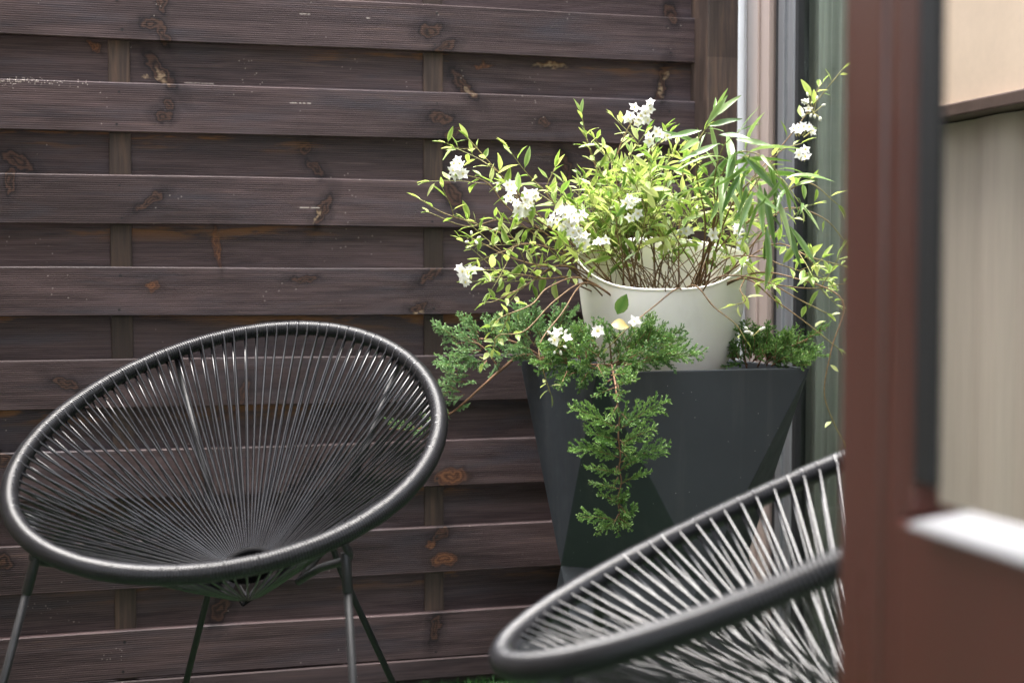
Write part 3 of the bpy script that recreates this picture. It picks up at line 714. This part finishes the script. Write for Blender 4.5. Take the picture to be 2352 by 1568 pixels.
def cluster(px, py, D, rx, ry, n, size=.0122, buds=0, look=Vector((-.1, -1, .35))):
    mb = MB(); c = loc(at(px, py, D)); k = D / 3267
    for i in range(n):
        a = R.uniform(0, 6.28); q = math.sqrt((i + .5) / n)
        off = Vector((rx * k * q * math.cos(a), R.uniform(-.008, .016), ry * k * q * math.sin(a)))
        ax = look + Vector((off.x * 22, 0, off.z * 22)) + rv(.45)
        flower(mb, c + off, ax, size * R.uniform(.85, 1.15), R.choice((0, 0, 0, .25)))
        mb.tube([c + off, c + off * .4 + Vector((0, .012, -.012))], .0005, 3, False, False, 0, .9, .9)
    for i in range(buds):
        a = R.uniform(0, 6.28); off = Vector((rx * k * math.cos(a), R.uniform(-.01, .01), ry * k * math.sin(a))) * R.uniform(.6, 1.1)
        bud(mb, c + off, off + Vector((0, -.002, .004)), .009)
        mb.tube([c + off, c + Vector((0, .003, -.012))], .0005, 3, False, False, 0, .9, .9)
    mb.build('flower_cluster', M['petal'], shrub)
for q in [(1056,386,2.78,22,24,11),(1070,623,2.70,20,28,11),(1178,425,2.78,14,10,3),(1192,466,2.76,32,38,16),(1225,458,2.76,12,18,4),(1306,505,2.72,46,36,26),(1338,545,2.72,22,20,7),
          (1453,268,2.86,24,26,9),(1492,258,2.86,18,28,9),(1520,302,2.86,20,18,4),(1490,320,2.86,14,10,2),(1455,475,2.74,26,30,8),(1838,300,2.88,34,16,9),(1850,355,2.86,26,14,5),
          (1385,558,2.74,20,12,3),(1575,535,2.78,16,10,3),(1632,538,2.78,12,10,2),(1685,522,2.78,26,10,4),(1380,757,2.62,14,14,3),(1455,741,2.62,12,7,2)]:
    cluster(q[0], q[1], q[2], q[3] * .92, q[4] * .92, max(2, round(q[5] * .85)))
cluster(1283, 782, 2.60, 22, 26, 3, .012, 8); cluster(1085, 547, 2.74, 14, 12, 0, .01, 6); cluster(1730, 757, 2.64, 20, 8, 0, .011, 7); cluster(1870, 245, 2.92, 24, 26, 2, .011, 12)

# willow-leaved shoot arching over on the right
wl = empty('narrow_leaved_plant', (PP.x + .07, PP.y, 0.915)); tag(wl, 'arching plant with long narrow drooping leaves on right of the white pot', 'plant')
ORG = Vector((PP.x + .07, PP.y, 0.915)); ms, ml = MB(), MB()
def fan(path, gap, L, Wd, t0, dr, tint=(.1, .8), r0=.0022):
    shoot(ms, ml, bez([Vector((R.uniform(-.02, .02), R.uniform(-.02, .02), -.004))] + to(path), 7), r0, .0008, t0, gap, L, Wd, 0, tint, .9, dr, (.3, 1))
fan([(1620,520,2.78),(1600,400,2.72),(1610,320,2.68),(1640,262,2.66)], .028, .085, .012, .62, (.0, .25))
fan([(1640,500,2.78),(1660,400,2.66),(1700,350,2.60),(1760,365,2.56),(1800,420,2.55)], .020, .100, .0145, .52, (.45, 1.0))
fan([(1650,500,2.78),(1680,400,2.68),(1720,360,2.62),(1745,450,2.58),(1760,540,2.58)], .024, .092, .0135, .55, (.5, 1.1))
fan([(1640,520,2.78),(1640,420,2.70),(1660,340,2.66),(1700,300,2.64)], .028, .085, .0125, .55, (.2, .6))
fan([(1660,520,2.78),(1710,430,2.70),(1780,400,2.62),(1840,470,2.58)], .026, .088, .013, .55, (.4, .9))
for (x, y, dx, dy, L) in ((1710,360,60,60,.11),(1690,345,-30,110,.10),(1745,420,10,150,.12),(1755,430,30,160,.13),(1780,450,60,130,.12),(1760,520,10,120,.11),(1800,500,40,110,.11),(1730,440,-60,150,.10),(1700,400,-70,130,.09),(1770,560,-10,120,.10),(1815,520,70,100,.10),(1650,330,-140,60,.10),(1636,270,62,-52,.075),(1625,285,42,-62,.07),(1612,300,-70,10,.075),(1628,290,70,-22,.07),(1606,318,-54,34,.07),(1650,310,66,-2,.075),(1690,320,80,12,.08)):
    b = loc(at(x, y, 2.57)); e = loc(at(x + dx, y + dy, 2.54 + R.uniform(-.03, .03)))
    leaf(ml, b, e - b, Vector((R.uniform(-.5, .5), -1, .6)), L * .86, .0125, R.uniform(.0, .2), R.uniform(.0, .8), .3, 7)
ms.build('stem', M['stem'], wl); ml.build('foliage', M['willow'], wl)

# ------------------------------------------------------------------ junipers
def twig(mb, pts, step=.0021, nl=.0052, nw=.0024, tint=.5, r=.0006):
    """twiglet clothed in scale leaves"""
    mb.tube(pts, r, 3, False, False, 0, tint * .5, tint * .5)
    for a, b in zip(pts, pts[1:]):
        L = (b - a).length; d = (b - a).normalized(); o = d.orthogonal().normalized(); n = max(1, int(L / step))
        for i in range(n):
            p = a.lerp(b, i / n)
            for q in range(2):
                s = Quaternion(d, R.uniform(0, 6.28)) @ o
                e = p + (d * R.uniform(.75, 1.0) + s * R.uniform(.3, .7)) * nl * R.uniform(.75, 1.2); w = d.cross(s) * nw * .5; t = min(1, max(0, tint + R.uniform(-.3, .3)))
                m_ = p.lerp(e, .5)
                i0 = mb.vert(p, t * .6, 0); i1 = mb.vert(m_ + w, t, .3); i2 = mb.vert(e, min(1, t + .2), .8); i3 = mb.vert(m_ - w, t, .3)
                mb.face((i0, i1, i2, i3), 0, False)
def spray(mb, base, tip, nrm, tint=.5, dens=1.0, stem=None):
    """feathery flat-ish spray: axis with side twigs that fork"""
    d = tip - base; L = d.length; mid = base.lerp(tip, .5) + nrm * L * R.uniform(.0, .10)
    ax = bez([base, mid, tip], 5); twig(mb, ax[3:], tint=tint)
    if stem is not None: stem.tube(ax, [.0013 - .0009 * i / (len(ax) - 1) for i in range(len(ax))], 4)
    n = max(5, int(L / .0055 * dens)); dn = d.normalized(); sd = dn.cross(nrm).normalized()
    for i in range(n):
        t = (i + .6) / (n + .4); p = ax[min(len(ax) - 2, int(t * (len(ax) - 1)))].lerp(ax[min(len(ax) - 1, int(t * (len(ax) - 1)) + 1)], (t * (len(ax) - 1)) % 1)
        sg = 1 if i % 2 else -1; q = L * (.36 * (1 - t) ** .6 + .08) * R.uniform(.65, 1.15)
        dd = (dn * R.uniform(.7, 1.0) + sd * sg * R.uniform(.45, .85) + nrm * R.uniform(-.35, .45)).normalized()
        e = p + dd * q; m_ = p.lerp(e, .55) + dn * q * .06 + rv(.002)
        tt = min(1, max(0, tint + R.uniform(-.25, .25))); twig(mb, [p, m_, e], tint=tt)
        k = max(1, int(q / .007))
        for j in range(k):
            s = (j + .8) / (k + .6); pp = p.lerp(e, s); s2 = sd * (1 if j % 2 else -1) * sg
            d3 = (dd + s2 * R.uniform(.3, .9) + nrm * R.uniform(-.5, .5) + dn * .3).normalized(); q3 = min(.016, q * .55) * (1 - .5 * s) * R.uniform(.7, 1.2)
            if q3 > .004: twig(mb, [pp, pp + d3 * q3], tint=tt)
def juniper(name, label, origin, mat, branches, sprays, fill):
    global ORG
    ORG = origin; o = empty(name, origin); tag(o, label, 'juniper', 'junipers in the grey planter')
    st, nd = MB(), MB()
    for path, r0, r1 in branches: st.tube(bez([loc(at(*p)) for p in path], 6), [r0 + (r1 - r0) * i / (6 * (len(path) - 1)) for i in range(6 * (len(path) - 1) + 1)], 7)
    for (b, t, tint) in sprays:
        spray(nd, loc(at(*b)), loc(at(*t)), (Vector((R.uniform(-.3, .3), -.75, .65)) + rv(.2)).normalized(), tint, 1.0, st)
    for (cx, cy, D, rx, ry, rd, n, tint, dx, dy, ln) in fill:
        for i in range(n):
            a = R.uniform(0, 6.28); q = math.sqrt(R.random())
            b = at(cx + rx * q * math.cos(a), cy + ry * q * math.sin(a), D + R.uniform(-rd, rd)); k = ln * R.uniform(.7, 1.2)
            dr = Vector((dx + q * math.cos(a) * .9 + R.uniform(-.5, .5), R.uniform(-.9, .3), dy - q * math.sin(a) * .7 + R.uniform(-.2, .5))).normalized()
            spray(nd, loc(b), loc(b + dr * k), (Vector((0, -.7, .7)) + rv(.5)).normalized(), tint + R.uniform(-.2, .2), .9, st)
    st.build('branch', M['juniper_bark'], o); nd.build('foliage', mat, o); return o
D0 = 2.575
hang = [(1418,985,1303,936),(1424,985,1536,925),(1421,1050,1303,1035),(1424,1062,1531,1018),(1420,1010,1345,990),(1425,1112,1496,1090),(1422,1122,1358,1106),(1421,1155,1378,1128),
        (1418,1195,1328,1191),(1420,1205,1466,1163),(1415,1195,1372,1232),(1420,1200,1448,1212),(1410,890,1368,908),(1412,885,1462,872),(1418,930,1398,962),(1424,1080,1472,1055),(1420,1160,1446,1128),
        (1421,1180,1402,1222),(1418,1085,1352,1065),(1422,1030,1372,1018),(1424,1020,1500,985),(1412,905,1442,893),(1424,1135,1400,1150),(1406,870,1380,885),(1404,862,1455,858),(1420,1195,1420,1232)]
juniper('trailing_juniper', 'green juniper trailing a long branch down the front of the grey planter', at(1405, 850, 2.70), M['juniper'],
    [([(1405,838,2.66),(1414,885,2.59),(1417,920,D0),(1423,960,D0),(1420,1000,D0),(1425,1045,D0),(1422,1075,D0),(1427,1105,D0),(1419,1150,D0),(1423,1180,D0),(1414,1208,D0)], .0019, .0008),
     ([(1405,838,2.68),(1330,835,2.65),(1270,820,2.63)], .002, .0007), ([(1405,838,2.70),(1470,800,2.68),(1520,770,2.66)], .002, .0007), ([(1405,838,2.70),(1400,790,2.66),(1390,760,2.64)], .002, .0007), ([(1430,835,2.68),(1540,825,2.64),(1600,812,2.62)], .0018, .0006)],
    [((a, b, D0), (c + R.uniform(-8, 8), d + R.uniform(-8, 8), D0 + R.uniform(-.06, .02)), R.uniform(.35, .95)) for a, b, c, d in hang] +
    [((1421 + R.uniform(-4, 4), y, D0 - .006), (1421 + R.uniform(-34, 34), y + R.uniform(14, 40), D0 - R.uniform(.02, .05)), R.uniform(.3, .9)) for y in (880, 905, 945, 975, 1010, 1035, 1070, 1095, 1130, 1160, 1190)] +
    [((1460,805,2.66),(1532,762,2.62),.5),((1480,835,2.66),(1612,811,2.60),.45),((1500,830,2.66),(1560,806,2.6),.5),((1300,820,2.64),(1238,800,2.6),.6),((1320,835,2.64),(1245,838,2.6),.5),((1340,850,2.64),(1285,868,2.6),.4),
     ((1440,780,2.66),(1486,738,2.64),.5),((1400,790,2.66),(1385,742,2.62),.45),((1360,790,2.66),(1310,752,2.63),.5)],
    [(1390,815,2.67,95,42,.06,52,.38,0,.35,.055),(1330,835,2.64,60,25,.04,22,.5,-.3,.1,.055),(1480,810,2.68,45,28,.04,18,.42,.6,.5,.055)])
L0 = 3.0
juniper('trailing_juniper', 'blue green juniper reaching left over the planter edge towards the chair', at(1240, 845, 3.04), M['juniper_blue'],
    [([(1262,830,3.02),(1200,815,3.0),(1150,850,2.98),(1110,885,2.97),(1060,930,2.97),(1030,952,2.98),(960,985,3.02),(890,985,3.04)], .0038, .0012), ([(1262,830,3.02),(1180,785,3.0),(1100,778,3.0),(1040,775,3.0)], .0026, .0008), ([(1150,850,2.98),(1100,790,2.98),(1040,790,2.98)], .0016, .0006)],
    [((1050,790,L0),(1003,748,L0),.75),((1090,790,L0),(1040,765,L0),.7),((1150,770,L0),(1112,735,L0),.7),((1200,760,L0),(1180,722,L0),.7),((1240,770,L0),(1225,722,L0),.6),((1290,770,L0),(1285,728,L0),.55),((1320,790,L0),(1335,745,L0),.5),
     ((1050,800,L0),(1020,800,L0),.7),((1100,830,L0),(1050,830,L0),.7),((1080,860,L0),(1020,870,L0),.65),((1060,900,L0),(1000,880,L0),.6),((1050,915,L0),(1020,905,L0),.6),((1040,945,2.98),(1078,930,2.96),.55),((1035,950,2.98),(1012,935,2.98),.5),
     ((1000,965,3.0),(965,950,3.0),.4),((960,985,3.02),(920,968,3.02),.4),((930,985,3.03),(885,965,3.03),.4),((985,975,3.0),(950,1000,3.0),.35),((1030,950,2.98),(1020,975,2.97),.5)],
    [(1215,770,3.0,115,36,.05,36,.62,-.2,.45,.06),(1115,800,2.98,80,32,.04,22,.68,-.6,.25,.06),(1062,862,2.96,34,45,.03,14,.6,-.5,0,.05),(1250,815,3.0,60,20,.05,18,.4,-.2,.3,.05)])
juniper('trailing_juniper', 'low green juniper behind the pot at right end of the grey planter', at(1760, 840, 2.86), M['juniper'],
    [([(1740,842,2.86),(1760,815,2.84),(1830,790,2.80),(1900,752,2.76)], .002, .0006), ([(1715,845,2.86),(1705,790,2.84),(1702,745,2.82)], .002, .0006), ([(1760,840,2.86),(1780,800,2.84),(1800,775,2.82)], .0016, .0006)],
    [((1708,800,2.82),(1704,738,2.80),.35),((1860,775,2.78),(1906,744,2.75),.5),((1830,790,2.79),(1842,755,2.77),.5),((1800,800,2.80),(1808,762,2.78),.5),((1800,830,2.80),(1868,826,2.77),.65),((1770,810,2.82),(1764,770,2.8),.45),((1850,785,2.78),(1870,758,2.76),.5),((1820,838,2.8),(1862,838,2.76),.6),((1790,815,2.8),(1822,756,2.78),.6),((1735,815,2.82),(1742,768,2.8),.4),((1880,765,2.76),(1892,738,2.74),.6),((1780,830,2.8),(1785,780,2.78),.5),((1690,830,2.84),(1672,795,2.82),.4),((1700,835,2.84),(1664,842,2.8),.4)],
    [(1750,826,2.84,72,18,.05,30,.45,.2,.7,.06),(1712,815,2.84,22,26,.04,9,.4,-.1,1.0,.06),(1800,824,2.81,40,14,.03,12,.6,.7,.35,.06)])

# ------------------------------------------------------------------ fallen leaves
def loose_leaf(name, label, p, d, up, L, Wd, col):
    o = MB(); leaf(o, Vector((0, 0, 0)), d, up, L, Wd, .25, .9, .3, 6); ob = o.build(name, leaf_mat(name + '_tissue', *col, .3)); ob.location = p
    tag(ob, label, 'leaf'); return ob
loose_leaf('fallen_leaf', 'pale yellow fallen leaf lying on the middle juniper below the pot', at(1404, 744, 2.60), Vector((1, -.3, -.05)), Vector((0, -.8, .6)), .032, .024, ((.32, .24, .07), (.38, .29, .09), (.45, .36, .14)))
loose_leaf('withered_leaf', 'curled brown withered leaf caught in twigs near the house frame', at(1742, 452, 2.66), Vector((.3, -.2, -1)), Vector((.6, -.8, .2)), .028, .016, ((.16, .06, .03), (.24, .10, .04), (.3, .14, .06)))

# ------------------------------------------------------------------ ground
mb = MB(); q = 60; i = [mb.vert(p) for p in ((-q, -q, 0), (q, -q, 0), (q, q, 0), (-q, q, 0))]; mb.face(i, 0, False)
tag(mb.build('ground', M['turf']), kind='structure')
mb = MB()
for i in range(26000):
    u, y = R.uniform(-1.42, .55), -abs(R.gauss(0, .5)) - .005
    p = fence_w(u, y, 0); a = R.uniform(0, 6.28); h = R.uniform(.014, .03); w = Vector((math.cos(a), math.sin(a), 0)) * .0013; t = R.random()
    mb.face((mb.vert(p - w, t), mb.vert(p + w, t), mb.vert(p + Vector((R.uniform(-.012, .012), R.uniform(-.012, .012), h)), t, .5)), 0, False)
tag(mb.build('grass', leaf_mat('turf_blade', (.012, .05, .012), (.022, .085, .02), (.06, .15, .035), .2)), 'short green artificial turf under the chairs along the fence', 'grass', kind='stuff')

# ------------------------------------------------------------------ camera, light
cam = bpy.data.cameras.new('camera'); co = bpy.data.objects.new('camera', cam); COL.objects.link(co)
co.location = (0, 0, H); co.rotation_euler = (math.pi / 2 - PITCH, 0, 0)
cam.lens = 50; cam.sensor_width = 36; cam.clip_start = .02; cam.clip_end = 500
cam.dof.use_dof = True; cam.dof.focus_distance = 2.78; cam.dof.aperture_fstop = 2.8; cam.dof.aperture_blades = 9
S.camera = co
w = bpy.data.worlds.new('World'); S.world = w; w.use_nodes = True; nt = w.node_tree; nt.nodes.clear()
EL, AZ = rad(82), rad(318)
sky = nt.nodes.new('ShaderNodeTexSky'); sky.sky_type = 'NISHITA'; sky.sun_disc = False; sky.sun_elevation = EL; sky.sun_rotation = AZ; sky.air_density = 1.0; sky.dust_density = 4.0
hs = nt.nodes.new('ShaderNodeHueSaturation'); hs.inputs['Saturation'].default_value = .38
bg = nt.nodes.new('ShaderNodeBackground'); bg.inputs['Strength'].default_value = .15; ow = nt.nodes.new('ShaderNodeOutputWorld')
nt.links.new(sky.outputs[0], hs.inputs['Color']); nt.links.new(hs.outputs[0], bg.inputs[0]); nt.links.new(bg.outputs[0], ow.inputs[0])
sl = bpy.data.lights.new('sun', 'SUN'); sl.energy = 1.25; sl.angle = rad(44); sl.color = (1, .95, .88)
so = bpy.data.objects.new('sun', sl); COL.objects.link(so)
# direction of the light matches the sky's sun
sd = Vector((math.sin(AZ) * math.cos(EL), math.cos(AZ) * math.cos(EL), math.sin(EL)))
so.rotation_euler = (-sd).to_track_quat('-Z', 'Y').to_euler(); so.location = (0, 0, 4)
S.view_settings.view_transform = 'Standard'; S.view_settings.look = 'None'; S.view_settings.exposure = 3.15; S.view_settings.gamma = 1
S.cycles.use_denoising = True; S.cycles.max_bounces = 8; S.cycles.transparent_max_bounces = 8
S.cycles.sample_clamp_indirect = 8
